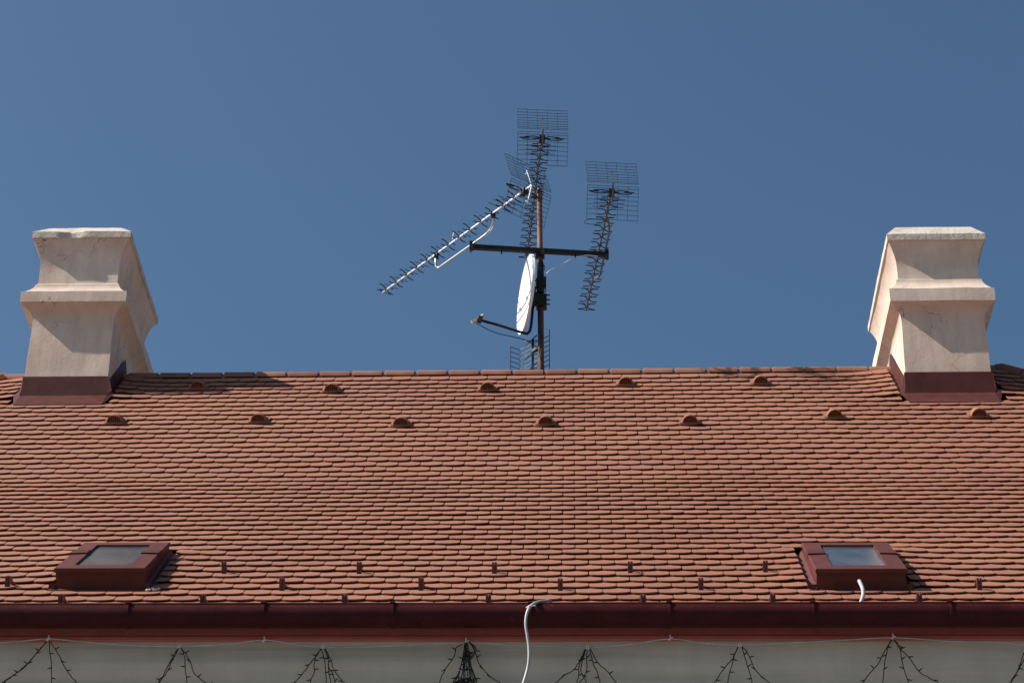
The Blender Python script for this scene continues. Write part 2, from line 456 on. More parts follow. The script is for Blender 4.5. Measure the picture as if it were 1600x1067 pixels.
# soffit board closing the eave behind the gutter
s = MB(); s.loft([[Vector((x, YF + .03, Z_STRIP_TOP + .08)), Vector((x, YF + .04, EZ + etw(x) - .02)), Vector((x, YF + .3, EZ + etw(x) + .14))] for x in (EXL + .1, EXR - .1)], close=False)
s.build('eave_board', M_DIRTYFELT, house)

# --- gutter
GR = .079
lip = at_y(800, 941.5, EY - .165)
GA = R(38); GY, GZ = lip.y + GR * math.cos(GA), lip.z - .010 - GR * math.sin(GA)
def gutter_prof(r, open_=.0):
    pts = []
    for i in range(29):
        a = (math.pi + GA) * (i / 28)          # back lip over the bottom to the front lip
        pts.append((GY + r * math.cos(a), GZ - r * math.sin(a)))
    return pts
gm = MB(); out = gutter_prof(GR); inn = list(reversed(gutter_prof(GR - .004)))
xs = [EXL - .05 + (EXR - EXL + .1) * i / 160 for i in range(161)]
def gz(x): return etw(x) + .0035 * noise.noise(Vector((x * .7, 2, 2)))
gm.loft([[Vector((x, y + .002 * noise.noise(Vector((x * 1.1, z, 7))), z + gz(x))) for y, z in out + inn] for x in xs], close=True, cap0=True, cap1=True)
gm.tube([Vector((x, GY - GR * math.cos(GA) + .009, GZ + GR * math.sin(GA) + .006 + gz(x))) for x in xs], .0105, 10)
es = MB(); es.loft([[Vector((x, RP(0, .12).y, RP(x, .12, -.012).z)), Vector((x, RP(0, .0).y - .004, RP(x, .0, -.008).z)), Vector((x, GY + GR - .014, GZ - .03 + gz(x)))] for x in (EXL + .1, 0, EXR - .1)], close=False)
es.build('eave_light_stop', M_GUT, house)  # unseen sheet added to keep sun from leaking behind the gutter
gutter = gm.build('gutter', M_GUT, house, smooth=35)
br = MB(); bx = at_y(411, 950, GY - GR).x; ring = []
for i in range(20):
    a = math.pi * .30 + (math.pi * .70 + GA) * i / 19; ring.append((GY + (GR + .004) * math.cos(a), GZ - (GR + .004) * math.sin(a)))
_bx, _bz = GY - GR * math.cos(GA), GZ + GR * math.sin(GA) + .006
ring += [(_bx - .012, _bz - .002), (_bx - .013, _bz + .006), (_bx - .004, _bz + .014), (_bx + .012, _bz + .013), (_bx + .03, _bz + .008)]
br.loft([[Vector((bx - .017, y, z + gz(bx))) for y, z in ring], [Vector((bx + .017, y, z + gz(bx))) for y, z in ring]], close=False)
br.loft([[Vector((bx + sx, y, z + gz(bx))) for y, z in ring[12:22]] + [Vector((bx + sx * .9, y - .007, z + gz(bx) - .002)) for y, z in reversed(ring[12:22])] for sx in (-.007, .007)], close=True, cap0=True, cap1=True)
brk = br.build('gutter_bracket', M_GUT, gutter, Matrix.Translation((bx, GY, GZ)), smooth=40)
for px in (199, 613, 829, 1046, 1271, 1486):
    x = at_y(px, 950, GY - GR).x
    copy_to(brk, gutter, Matrix.Translation((x, GY, GZ + gz(x) - gz(bx))))
for k in (-3, -2, -1, 1, 2, 3):
    x = at_y(199 if k < 0 else 1486, 950, GY - GR).x + .88 * k
    copy_to(brk, gutter, Matrix.Translation((x, GY, GZ + gz(x) - gz(bx))))

# ------------------------------------------------------------------ chimneys
def rect_ring(cx, cy, hx, hy, z, amp, seed, n=12):
    pts = []
    for (x0, y0), (x1, y1) in (((-1, -1), (1, -1)), ((1, -1), (1, 1)), ((1, 1), (-1, 1)), ((-1, 1), (-1, -1))):
        for i in range(n):
            t = i / n; p = Vector((cx + hx * (x0 + (x1 - x0) * t), cy + hy * (y0 + (y1 - y0) * t), z))
            d = Vector((noise.noise(p * 3 + Vector((seed, 0, 0))), noise.noise(p * 3 + Vector((0, seed, 0))), noise.noise(p * 3 + Vector((0, 0, seed))))) * amp
            d2 = Vector((noise.noise(p * 11 + Vector((seed, 0, 0))), noise.noise(p * 11 + Vector((0, seed, 0))), noise.noise(p * 11 + Vector((0, 0, seed))))) * amp * .6
            pts.append(p + d + d2)
    return pts
def chimney(idx, cx, cv, label):
    z0 = RP(cx, cv, .055).z; yf = RP(cx, cv, .055).y + .012; OV = (1.2, 1.0)[idx]; CHD = (.735, .765)[idx]; KM = ([(-2, -2), (0, 0), (.952, .973), (1.088, 1.085), (1.217, 1.215), (1.61, 1.70)], [(-2, -2), (0, 0), (.952, .935), (1.088, 1.07), (1.217, 1.217), (1.61, 1.61)])[idx]; cy = yf + CHD
    seed = 3.7 + 11 * idx; A = .005 if idx == 0 else .0035
    def kh(h):
        for (a_, b_), (c_, d_) in zip(KM, KM[1:]):
            if h <= c_ + 1e-6: return b_ + (d_ - b_) * (h - a_) / (c_ - a_)
        return KM[-1][1] + h - KM[-1][0]
    H = [(-.9, 0.0), (0, 0.0), (.12, 0.0), (.24, 0), (.4, 0), (.55, -.002), (.70, -.004), (.80, -.003), (.84, 0.0)]
    H += [(.84 + .105 * i / 7, .003 + .082 * (1 - math.cos(math.pi / 2 * i / 7))) for i in range(1, 8)]     # cove under the ledge
    H += [(.950, .095), (1.02, .096), (1.086, .095)]                                             # ledge face
    H += [(1.092 + .125 * i / 6, .078 - .070 * math.sin(math.pi / 2 * i / 6)) for i in range(0, 7)]            # scotia above
    H += [(1.222, .000), (1.23, -.008)]
    H += [(1.24 + .10 * i / 3, -.010) for i in range(1, 4)]
    H += [(1.34 + .27 * i / 9, -.010 + .072 * (i / 9) ** 2.2) for i in range(1, 10)]                           # flare to the cap
    mb = MB(); mb.loft([rect_ring(cx, cy, CHW + o * OV, CHD + o, z0 + kh(h), A, seed) for h, o in H], cap1=True)
    ch = mb.build('chimney', M_PLAST, house, smooth=26)
    if label: ch['label'] = label
    cp = MB(); A2_ = .0055 if idx == 0 else .003
    CAPH = [(1.606, .045), (1.608, .075), (1.64, .077), (1.674, .077), ((1.785, 1.82)[idx], -.035), ((1.797, 1.832)[idx], -.06), ((1.80, 1.836)[idx], -.20)]
    rings = [rect_ring(cx, cy, CHW + o * (1.12, .93)[idx], CHD + o, z0 + kh(1.6) + h - 1.6, A2_, seed + 2, 22) for h, o in CAPH]
    if idx == 0:                                        # a bite broken out of the front edge
        for r_ in rings[1:4]:
            for p in r_:
                dx = p.x - (cx - .09)
                if p.y < cy - CHD and abs(dx) < .12: p.y += .030 * (1 if abs(dx) < .08 else .4); p.z += .01 * math.sin(p.x * 90)
    cp.loft(rings, cap0=True, cap1=True); cp.build('cap', M_CAP, ch, W[ch.name], smooth=24)
    # metal flashing: front upstand, apron on the tiles, stepped side sheets
    fl = MB(); t = .012; hx = CHW + t
    def roof_z(y):
        if y <= RY:
            lo, hi = -.4, VR
            for _ in range(30):
                mid = (lo + hi) / 2
                if RP(cx, mid).y < y: lo = mid
                else: hi = mid
            return RP(cx, lo).z
        return roof_z(2 * RY - y)
    yfr = yf - t
    va = cv - .012
    a0, a1, a2 = RP(cx, va, .055), RP(cx, va - .25, .050), RP(cx, va - .256, .032)
    ft = z0 + (.212, .226)[idx]
    sec = [(yfr + .011, ft + .007), (yfr, ft), (yfr, a0.z + .02), (yfr - .01, a0.z + .004), (a1.y, a1.z), (a2.y, a2.z)]
    for flare in (0,):
        fl.loft([[Vector((cx + sx * (hx + (.002 if i >= 3 else .0) + (.004 if i >= 4 else 0)), y, z)) for i, (y, z) in enumerate(sec)] for sx in (-1, -.5, 0, .5, 1)], close=False)
    for sx in (-1, 1):
        xo = cx + sx * hx; ys = [yfr + (2 * CHD + 2 * t) * i / 24 for i in range(25)]
        topz = [max(ft, roof_z(y) + .23) if y < RY else roof_z(y) + .23 for y in ys]
        botz = [roof_z(y) - .05 for y in ys]
        A_ = [[Vector((xo, y, tz)), Vector((xo, y, (tz + roof_z(y) + .05) / 2)), Vector((xo + sx * .012, y, roof_z(y) + .06)), Vector((xo + sx * .085, y, roof_z(y) + .045))] for y, tz, bz in zip(ys, topz, botz)]
        fl.loft(A_, close=False)
        # little wing closing the corner between upstand and side channel
        fl.add([Vector((xo, yfr, ft)), Vector((xo, yfr, a0.z + .01)), Vector((cx + sx * (hx + .008), a1.y + .01, a1.z + .004)), Vector((cx + sx * (hx + .06), yfr - .02, a0.z + .01)), Vector((cx + sx * (hx + .03), yfr + .05, a0.z + .10))], [(0, 1, 2, 3, 4)])
    fl.build('flashing', M_FLASH, ch, W[ch.name], smooth=30)
    return ch
CH0 = chimney(0, *CHIMS[0], 'cracked chimney with a chipped cap edge')
CH1 = chimney(1, *CHIMS[1], None)

# ------------------------------------------------------------------ skylights
def skylight(x0, x1, v0, v1, hf, hb):
    xm = (x0 + x1) / 2; M0 = RM(xm, v0); hw = (x1 - x0) / 2; L = v1 - v0
    def Q(x, y, h): return M0 @ Vector((x, y, h))
    def top(y): return hf + (hb - hf) * (y / L)
    fr = MB()
    # body: slightly wider at the foot
    ring_b = [(-hw, .012), (hw, .012), (hw, L), (-hw, L)]
    fr.loft([[Q(x, y, -.02) for x, y in ring_b], [Q(x, y, top(y) - .028) for x, y in ring_b]])
    o = .008
    ring_o = [(-hw - o, 0), (hw + o, 0), (hw + o, L + .006), (-hw - o, L + .006)]
    gi = [(-hw * .63, L * .10), (hw * .63, L * .10), (hw * .63, L * .88), (-hw * .63, L * .88)]
    fr.loft([[Q(x, y, top(y) - .030) for x, y in ring_o], [Q(x, y, top(y) - .004) for x, y in ring_o], [Q(x * .985, y * .99 + .003, top(y)) for x, y in ring_o],
             [Q(x, y, top(y) + .004) for x, y in gi], [Q(x * .985, y + (.006 if y < L / 2 else -.006), top(y) - .012) for x, y in gi]])
    # foot apron in front and side channels
    fr.loft([[Q(x, .014, .075), Q(x, .010, .045), Q(x, -.035, .044), Q(x, -.038, .030)] for x in (-hw - .05, hw + .05)], close=False)
    for sx in (-1, 1):
        fr.loft([[Q(sx * (hw + .001), y, .06), Q(sx * (hw + .02), y, .030), Q(sx * (hw + .055), y, .026), Q(sx * (hw + .058), y, .040)] for y in (-.02, L + .05)], close=False)
        fr.add([Q(sx * hw, -.002, .055), Q(sx * hw, -.012, .01), Q(sx * (hw + .035), -.02, .03), Q(sx * (hw + .03), .004, .085)], [(0, 1, 2, 3)])
    bx_ = fr.build('skylight', M_FRAME, house, M0, smooth=25)
    gl = MB(); gp = [(x * .99, y, top(y) - .010) for x, y in gi]
    gl.loft([[Q(x, y, h - .006) for x, y, h in gp], [Q(x, y, h) for x, y, h in gp]], cap0=True, cap1=True)
    gl.build('glass_pane', M_GLASS, bx_, M0)
    for sx in (-1, 1):
        cl = MB(); y0, y1 = L * .52, L * .64
        for a_, b_ in ((y0, y1),):
            cl.loft([[Q(sx * hw * .62, y, top(y) + .001), Q(sx * hw * .63, y, top(y) + .013), Q(sx * (hw + o) * 1.0, y, top(y) + .010), Q(sx * (hw + o + .003), y, top(y) - .004), Q(sx * (hw + o + .003), y, top(y) - .035)] for y in (a_, b_)], close=False)
            cl.loft([[Q(sx * hw * .62, y, top(y) - .006), Q(sx * hw * .63, y, top(y) + .006), Q(sx * (hw + o) * 1.0, y, top(y) + .003), Q(sx * (hw + o + .002), y, top(y) - .036)] for y in (a_ + .002, b_ - .002)], close=False)
        cl.build('clip_cover', M_FLASH, bx_, M0)
    return bx_
for s_ in SKYL: skylight(*s_)
# bits of mortar left beside the left skylight
mo = MB(); q0 = roof_hit(238, 922, .05)
for i in range(7):
    p = RP(q0[0] + rnd.uniform(-.035, .045), q0[1] + rnd.uniform(-.03, .03), .052); r_ = rnd.uniform(.003, .009)
    mo.tube([p + Vector((-r_ * 1.4, 0, 0)), p + Vector((-r_ * .5, 0, r_ * .4)), p + Vector((r_ * .6, 0, r_ * .3)), p + Vector((r_ * 1.3, 0, 0))], [r_ * .3, r_, r_ * .8, r_ * .2], 6)
mo.build('mortar_crumbs', M_MORTAR, roof)

# ------------------------------------------------------------------ roof vents
def vent_proto(M):
    hood = MB(); rw, rl = .068, .26
    base = []
    for q in range(11):
        u = -1 + .2 * q; base.append((u * .089, .030 * (1 - math.sqrt(max(0, 1 - .8 * u * u))) / .553))
    # base tile
    hood.loft([[M @ Vector((x, y - .005, .050)) for x, y in base], [M @ Vector((x, y - .005, .063)) for x, y in base], [M @ Vector((x, .20, .052)) for x, y in base]], close=False)
    hood.add([M @ Vector((x, y - .005, .050)) for x, y in base] + [M @ Vector((x, .2, .04)) for x, y in base], [(i, i + 11, i + 12, i + 1) for i in range(10)])
    # hood: quarter-dome fading into the slope
    rings = []
    for s_ in [0, .02, .06, .10, .14, .18, .22, rl]:
        k = math.sqrt(max(0, 1 - (s_ / rl) ** 2)) if s_ > 0.02 else 1
        rings.append([M @ Vector((rw * k * math.cos(a), .012 + s_, .062 + rw * 1.02 * k * math.sin(a) - .03 * (s_ / rl))) for a in [math.pi * j / 14 for j in range(15)]])
    hood.loft(rings, close=False)
    inner = [[M @ Vector((rw * .86 * math.cos(a), .012 + s_, .062 + rw * .86 * math.sin(a))) for a in [math.pi * j / 14 for j in range(15)]] for s_ in (0, .035)]
    hood.loft([rings[0], inner[0], inner[1]], close=False)
    o = hood.build('roof_vent', M_TILE, house, M, smooth=35, tints=True)
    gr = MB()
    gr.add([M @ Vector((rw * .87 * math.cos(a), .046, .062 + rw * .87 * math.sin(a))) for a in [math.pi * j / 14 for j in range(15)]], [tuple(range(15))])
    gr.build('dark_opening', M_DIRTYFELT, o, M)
    gb = MB()
    for i in range(-3, 4):
        x = i * .0165; hh = math.sqrt(max(0, (rw * .88) ** 2 - x * x))
        gb.box((x, .034, .060 + hh / 2), .0036, .004, hh / 2, M)
    gb.box((0, .034, .064), rw * .86, .005, .004, M)
    gb.build('grille', M_TILE, o, M, tints=True)
    return o
vpos = [(307, 611), (519, 610.5), (762, 608), (978, 605.5), (1190, 603.5), (178, 663), (402, 663.5), (627, 663.5), (853, 663), (1078, 660), (1306, 656.5), (1533, 656)]
v0_ = None
for (px, py) in vpos:
    x, v = roof_hit(px, py, .05)
    k = round((v + 0.0) / E_); v = k * E_
    M = RM(x, v)
    if v0_ is None: v0_ = vent_proto(M)
    else: copy_to(v0_, house, M)

# ------------------------------------------------------------------ snow guards
def guard_proto(M):
    mb = MB(); w_ = .0165
    path = [(0.0, .040), (.028, .117), (.032, .121), (.038, .116), (.085, .050), (.15, .045)]
    for sx in (-1, 1):                                  # channel walls
        vs = []
        for (y, h) in path[:2]:
            vs.append([M @ Vector((sx * w_, y - .004, h)), M @ Vector((sx * (w_ - .003), y - .004, h)), M @ Vector((sx * (w_ - .003), y + .012, h)), M @ Vector((sx * w_, y + .012, h))])
        mb.loft(vs, cap0=True, cap1=True)
    vs = [[M @ Vector((-w_, y + .006, h - .003)), M @ Vector((w_, y + .006, h - .003)), M @ Vector((w_, y + .010, h - .006)), M @ Vector((-w_, y + .010, h - .006))] for y, h in path]
    mb.loft(vs, cap0=True, cap1=True)
    vs = [[M @ Vector((.002 + sx * .0038, y + d_, h)) for sx, d_ in ((-1, .006), (0, -.004), (1, .006))] for y, h in path[:3]]
    mb.loft(vs, close=False)                            # raised rib down the middle
    return mb.build('snow_guard', M_GUARD, house, M)
gp = None
gpos = [(350, 895, -6), (561, 896, 0), (772.5, 896.5, 0), (985, 895.5, 0), (1196, 894, 3),
        (11, 918, 6), (440, 921, 0), (657.5, 921, 1), (875.5, 922.5, 0), (1095.5, 921.5, 0), (1531, 922, -2),
        (94, 947, 4), (316, 947, 0), (538, 947.5, 0), (763, 948, 0), (1006, 948, -8), (1208, 946, 0), (1437, 946, 2), (-205, 921, 0), (1745, 921, 0)]
for px, py, rot in gpos:
    x, v = roof_hit(px, py, .045)
    M = RM(x, v) @ Matrix.Rotation(R(-rot), 4, 'Z')
    if gp is None: gp = guard_proto(M)
    else: copy_to(gp, house, M)

# ------------------------------------------------------------------ antenna mast with crossbar
YM = RY + .40
mx = at_y(846, 570, YM).x
mtop = at_y(843, 298, YM); MZ = mtop.z
mast = empty('antenna_mast', (mx, YM, RZ - .1), label='rusty steel antenna mast with dark crossbar standing behind the ridge', cat='mast')
pm = MB(); lean = mtop.x - mx
def mpos(z): return Vector((mx + lean * (z - RZ) / (MZ - RZ), YM, z))
zc = at_y(845, 398, YM).z
low_ = MB(); low_.tube([mpos(RZ - 1.5), mpos(zc)], .030, 14); low_.build('lower_pole', M_RUST2, mast, smooth=40); pm.tube([mpos(zc - .6), mpos(MZ)], .0275, 14)
pm.tube([mpos(MZ - .004), mpos(MZ + .012)], .030, 14)
pm.build('pole', M_RUST, mast, smooth=40)
cbL = at_y(738, 390.5, YM - .09); cbR = at_y(947, 402.5, YM + .09)
off = Vector((0, -.052, 0))
cb = MB(); cb.bar(cbL + off, cbR + off, .042, .046)
for a_ in (.22, .77):
    p = cbL.lerp(cbR, a_) + off; cb.tube([p, p - Vector((0, 0, .06))], .008, 6)
cbo = cb.build('crossbar', M_DARKMETAL, mast)
for p, s_ in ((cbL + off, -1), (cbR + off, 1)):
    em = MB(); em.box(p + Vector((s_ * .006, -.003, .012 if s_ < 0 else .0)), .020, .028, .042)
    em.tube([p + Vector((s_ * .012, -.06, .03)), p + Vector((s_ * .012, .05, .03))], .007, 6); em.tube([p + Vector((s_ * .012, -.06, -.03)), p + Vector((s_ * .012, .05, -.03))], .007, 6)
    em.build('end_clamp', M_BLACK, cbo)
cl = MB(); p = mpos(zc)
cl.box(p + Vector((0, -.02, 0)), .045, .05, .035); cl.build('crossbar_clamp', M_DARKMETAL, mast)
jb = MB(); pj = at_y(844.5, 443, YM - .03)
jb.tube([pj + Vector((0, 0, .24)), pj + Vector((0, 0, .07)), pj + Vector((0, 0, .05)), pj - Vector((0, 0, .05)), pj - Vector((0, 0, .11))], [.031, .036, .046, .046, .033], 10)
jb.box(pj + Vector((.035, -.03, .0)), .022, .02, .05)
jb.build('taped_junction', M_BLACK, mast, smooth=40)

# ------------------------------------------------------------------ yagi aerials
UP = Vector((0, 0, 1))
def wire(mb, a, b, r=.0023, n=4): mb.tube([a, b], r, n)
def yagi(label, a, b, n_dir, boom_mat, start=.14, rev_w=.245, grid_rot=0.0, panel_h=.33, lean=19.7, dip=True):
    """aerial whose boom runs from the reflector hinge a to the far tip b"""
    d = (b - a); L = d.length; d.normalize(); side = d.cross(UP).normalized(); up = side.cross(d).normalized()
    root = empty('yagi_aerial', a, label=label, cat='aerial', group='yagi aerials on the mast')
    bm_ = MB(); bm_.bar(a + d * .0, b, .015, .015, up); bm_.build('boom', boom_mat, root)
    # V-shaped holder joining the two reflector screens
    T = math.tan(R(lean))
    hb = MB()
    for s_ in (1, -1):
        e = a + (up * s_ + d * T) * (.21 if s_ > 0 else .17)
        hb.bar(a + up * s_ * .01, e, .014, .010, d)
        hb.tube([e - d * .02 - (up * s_) * .03, e + d * .03 - (up * s_) * .03], .009, 6)
    hb.build('reflector_bracket', boom_mat, root)
    for s_ in (1, -1):
        rf = MB(); rows_ = 9; pv = (up * s_ + d * T).normalized()
        for i in range(rows_):
            t = (i / (rows_ - 1)); t = .02 + panel_h * (t ** 1.25)
            wire(rf, a + pv * t - side * rev_w, a + pv * t + side * rev_w)
        for j in range(6):
            x = rev_w * (-1 + 2 * j / 5) * (1 if j not in (0, 5) else .998)
            wire(rf, a + pv * .02 + side * x, a + pv * (.02 + panel_h) + side * x)
        rf.build('reflector_screen', M_WIRE, root)
    db = MB(); c0 = a + d * .13
    db.bar(c0 - d * .035 - up * .012, c0 + d * .035 - up * .012, .055, .06, up)
    db.build('dipole_box', M_BLACK, root)
    for s_ in (1, -1):
        di = MB(); o = c0 + side * s_ * .025
        pts = [o + up * .006, o + side * s_ * .05 + up * .02, o + side * s_ * .14 + up * .012, o + side * s_ * .17 - up * .004 + d * .01, o + side * s_ * .13 - up * .022, o + side * s_ * .05 - up * .02, o - up * .006]
        di.tube(pts, .0055, 5); di.tube([o + side * s_ * .10 + up * .0 , o + side * s_ * .195 - d * .0], .007, 5)
        di.build('dipole', M_BLACK, root)
    def thin(e, hw, r_):
        th = MB(); wire(th, e - side * hw, e + side * hw, r_, 5); th.build('thin_element', M_BLACK, root)
    for i in range(n_dir):
        c_ = a + d * (start + .06 + (L - start - .12) * i / (n_dir - 1)) + up * .012
        wd = .088; q = MB()
        for s_ in (1, -1):
            pts = [(wd, .034), (.045, .032), (.024, .023), (.010, .006), (.008, 0), (.010, -.006), (.024, -.023), (.045, -.032), (wd, -.034)]
            q.tube([c_ + side * s_ * x + up * z for x, z in pts], .0056, 5)
        q.bar(c_ - d * .012, c_ + d * .012, .03, .022, up)
        q.build('director', M_BLACK, root)
        if i < n_dir - 1 and (i % 2 == 0 or i > n_dir * .5):
            thin(c_ + d * ((L - start - .12) / (n_dir - 1) * .5) - up * .012, .085, .0035)
    thin(b - d * .015, .085, .004)
    for k, fr in enumerate((.10, .16, .22)): thin(a + d * (start + fr * L * .5), .15, .0035)
    return root, d, side, up
# aerial clamped to the head of the mast
z1 = at_y(837, 305, YM + .06).z
y1a, y1b = at_z(848.5, 204, z1), at_z(822.5, 404, z1)
print('YAGI1', (y1b - y1a).length, y1a, y1b)
yagi('dark yagi aerial with the highest wire mesh reflector, clamped to the mast head', y1a, y1b, 16, M_GREYBOOM)
# aerial on the right end of the crossbar
z3 = at_y(932, 398, cbR.y - .05).z + .05
y3a, y3b = at_z(958, 288, z3), at_z(915.5, 485, z3)
print('YAGI3', (y3b - y3a).length)
r3, d3, s3, u3 = yagi('dark yagi aerial on the right end of the crossbar', y3a, y3b, 15, M_GREYBOOM)
st = MB(); m0 = y3a + d3 * .55; m1 = y3a + d3 * 1.62
st.tube(catmull([m0, m0 - u3 * .05 + s3 * .03 + d3 * .05, m0 - u3 * .07 + s3 * .05 + d3 * .2, cbR + off + Vector((-.01, -.01, .03)), m1 - u3 * .07 + s3 * .05 - d3 * .1, m1 - u3 * .04 + s3 * .02, m1], 5), .010, 8)
st.build('support_tube', M_GREYBOOM, r3, smooth=40)
lp = MB(); c_ = y3a + d3 * .62
lp.tube(catmull([c_, c_ - s3 * .14, c_ - s3 * .2 - d3 * .0 - u3 * .02, c_ - s3 * .2 - u3 * .05, c_ - s3 * .14 - u3 * .06, c_ - u3 * .05], 5), .003, 5); lp.build('loose_wire', M_WIRE, r3)
# bright aerial on the left end of the crossbar
z2 = at_y(742, 363, cbL.y - .05).z
y2a, y2b = at_z(831, 289.5, z2), at_z(598, 457, z2)
print('YAGI2', (y2b - y2a).length, y2a, y2b, cbL)
r2, d2, s2, u2 = yagi('bright silver yagi aerial on a bent tube at the left end of the crossbar', y2a, y2b, 13, M_STEEL, start=.22)
st = MB()
def on2(px, py, dz): 
    p = at_z(px, py, z2 - dz); return p
bt = [on2(771, 335, .0), on2(770.8, 341, .03), on2(770.4, 349, .075), on2(767.6, 357, .11), on2(759, 366.5, .135), on2(740.6, 380, .15), on2(715, 398, .155), on2(693, 413.5, .16), on2(686, 418, .155), on2(681.5, 416, .13), on2(680.7, 409, .08), on2(681.2, 399, .0)]
st.tube(catmull(bt, 5), .0125, 8); st.build('support_tube', M_STEEL, r2, smooth=40)
for p in (on2(771, 334.5, .0), on2(682, 398, .0)):
    ck = MB(); ck.box(p - Vector((0, 0, .01)), .022, .022, .028); ck.build('boom_clamp', M_DARKMETAL, r2)
tg = MB(); p = at_z(707, 374, z2); tg.tube([p, p + Vector((.01, 0, .085))], .005, 6); tg.build('cable_tie_end', M_HOOK, r2)

# ------------------------------------------------------------------ grid aerial low on the mast
pa = at_y(812.5, 548, YM + .30); pb = at_y(858.5, 523, YM + .02)
ga = empty('panel_aerial', (pa.x, pa.y, RZ), label='small wire grid panel aerial half hidden behind the ridge tiles', cat='aerial')
gb_ = MB(); hgt = .60; zt_ = (pa.z + pb.z) / 2
dirp = Vector((pb.x - pa.x, pb.y - pa.y, 0)).normalized(); lenp = Vector((pb.x - pa.x, pb.y - pa.y, 0)).length; nrm = UP.cross(dirp)
fl_dir = Vector((-.8, -.55, 0)).normalized()
p0 = Vector((pa.x, pa.y, 0)); p1 = Vector((pb.x, pb.y, 0)); pf = p0 + fl_dir * .11
for i in range(12):
    z = zt_ - i * hgt / 11
    gb_.tube([Vector((pf.x, pf.y, z)), Vector((p0.x, p0.y, z)), Vector((p1.x, p1.y, z))], .0042, 5)
for p in (pf, p0, p1): gb_.tube([Vector((p.x, p.y, zt_ + (.07 if p is p1 else .01))), Vector((p.x, p.y, zt_ - hgt - .02))], .0038, 5)
gb_.build('reflector_screen', M_WIRE, ga)
fb = MB(); bc = (p0 + p1) / 2 - nrm * .0 + Vector((-.04, -.10, 0))
bc = at_y(832.5, 560, YM + .06); bc.z = 0
fb.bar(Vector((bc.x, bc.y, zt_ - .02)), Vector((bc.x, bc.y, zt_ - hgt)), .022, .022)
for zz in (zt_ - .09, zt_ - .45): fb.bar(Vector((bc.x, bc.y, zz - .06)), Vector((mx, YM - .02, zz - .06)), .03, .03)
fb.build('feed_bar', M_BLACK, ga)
for i in range(4):
    z = zt_ - .05 - i * .155; bt_ = MB()
    for sg in (1, -1):
        c_ = Vector((bc.x, bc.y, z)) - nrm * .03
        for dz in (.03, -.03): bt_.tube([c_, c_ + dirp * sg * .085 + UP * dz], .006, 5)
    bt_.build('bow_tie_dipole', M_BLACK, ga)

# ------------------------------------------------------------------ satellite dish
Nd = Vector((-.97, -.225, .045)).normalized()
dc = at_y(820.5, 460, YM - .08)
dish = empty('satellite_dish', (mx, YM, dc.z - .4), label='white satellite dish seen nearly edge on, strapped to the mast', cat='satellite dish')
dv_ = (UP - Nd * Nd.z).normalized(); dh_ = dv_.cross(Nd).normalized()
RA, RB = .405, .365
def dpt(r, a, k=0.0): 
    return dc + dv_ * RA * r * math.sin(a) + dh_ * RB * r * math.cos(a) - Nd * (.062 * (1 - r * r) + k)
ds = MB(); na = 48
rings = [[dpt(r, 2 * math.pi * j / na) for j in range(na)] for r in (.02, .2, .4, .6, .8, .95, 1.0)]
rings.append([dpt(1.0, 2 * math.pi * j / na) + Nd * .004 + (dv_ * math.sin(2 * math.pi * j / na) + dh_ * math.cos(2 * math.pi * j / na)) * .006 for j in range(na)])
rings.append([dpt(1.0, 2 * math.pi * j / na, .020) + (dv_ * math.sin(2 * math.pi * j / na) + dh_ * math.cos(2 * math.pi * j / na)) * .008 for j in range(na)])
rings += [[dpt(r, 2 * math.pi * j / na, .012) for j in range(na)] for r in (.97, .8, .5, .2, .02)]
ds.loft(rings, cap0=True, cap1=True); ds.build('reflector', M_DISH, dish, smooth=50)
lnb = at_y(746, 499, dc.y - .13)
low = dc - dv_ * .435 - Nd * .03; back = dc - dv_ * .12 - Nd * .085
arm = MB(); pth = catmull([back, dc - dv_ * .36 - Nd * .075, low - Nd * .02, low + (lnb - low) * .06 - dv_ * .01, low + (lnb - low) * .5, lnb + (low - lnb) * .03], 6)
arm.tube(pth, .0135, 8); arm.build('feed_arm', M_DARKMETAL, dish, smooth=40)
ln = MB(); fd = (dc - lnb).normalized()
ln.tube([lnb - Vector((.01, 0, .01)), lnb + fd * .012, lnb + fd * .05, lnb + fd * .055, lnb + fd * .075], [.015, .019, .019, .025, .025], 10)
ln.bar(lnb + Vector((-.055, -.01, -.035)), lnb + Vector((.03, 0, .012)), .032, .032); lno = ln.build('feed_head', M_LNB, dish, smooth=40)
hl = MB(); hl.bar(lnb + Vector((.012, 0, -.03)), lnb + Vector((.04, 0, .028)), .04, .04); hl.build('head_clamp', M_BLACK, dish)
mt_ = MB(); hubp = dc - Nd * .08 - dv_ * .02; mp = at_y(846, 482, YM - .01)
mt_.bar(hubp - dv_ * .12, hubp + dv_ * .10, .09, .035, Nd); mt_.bar(hubp, Vector((mp.x - .04, YM - .01, hubp.z - .015)), .075, .12)
mt_.box((mp.x, YM - .005, hubp.z - .02), .052, .055, .065)
for zz in (-.07, -.02, .035):
    mt_.tube([Vector((mp.x - .03, YM - .045, hubp.z + zz)), Vector((mp.x + .085, YM - .045, hubp.z + zz))], .0075, 6)
mt_.tube([hubp + dv_ * .10, hubp + dv_ * .19, hubp + dv_ * .195 + Vector((.02, 0, 0))], .007, 6)
mt_.build('mount', M_BLACK, dish)

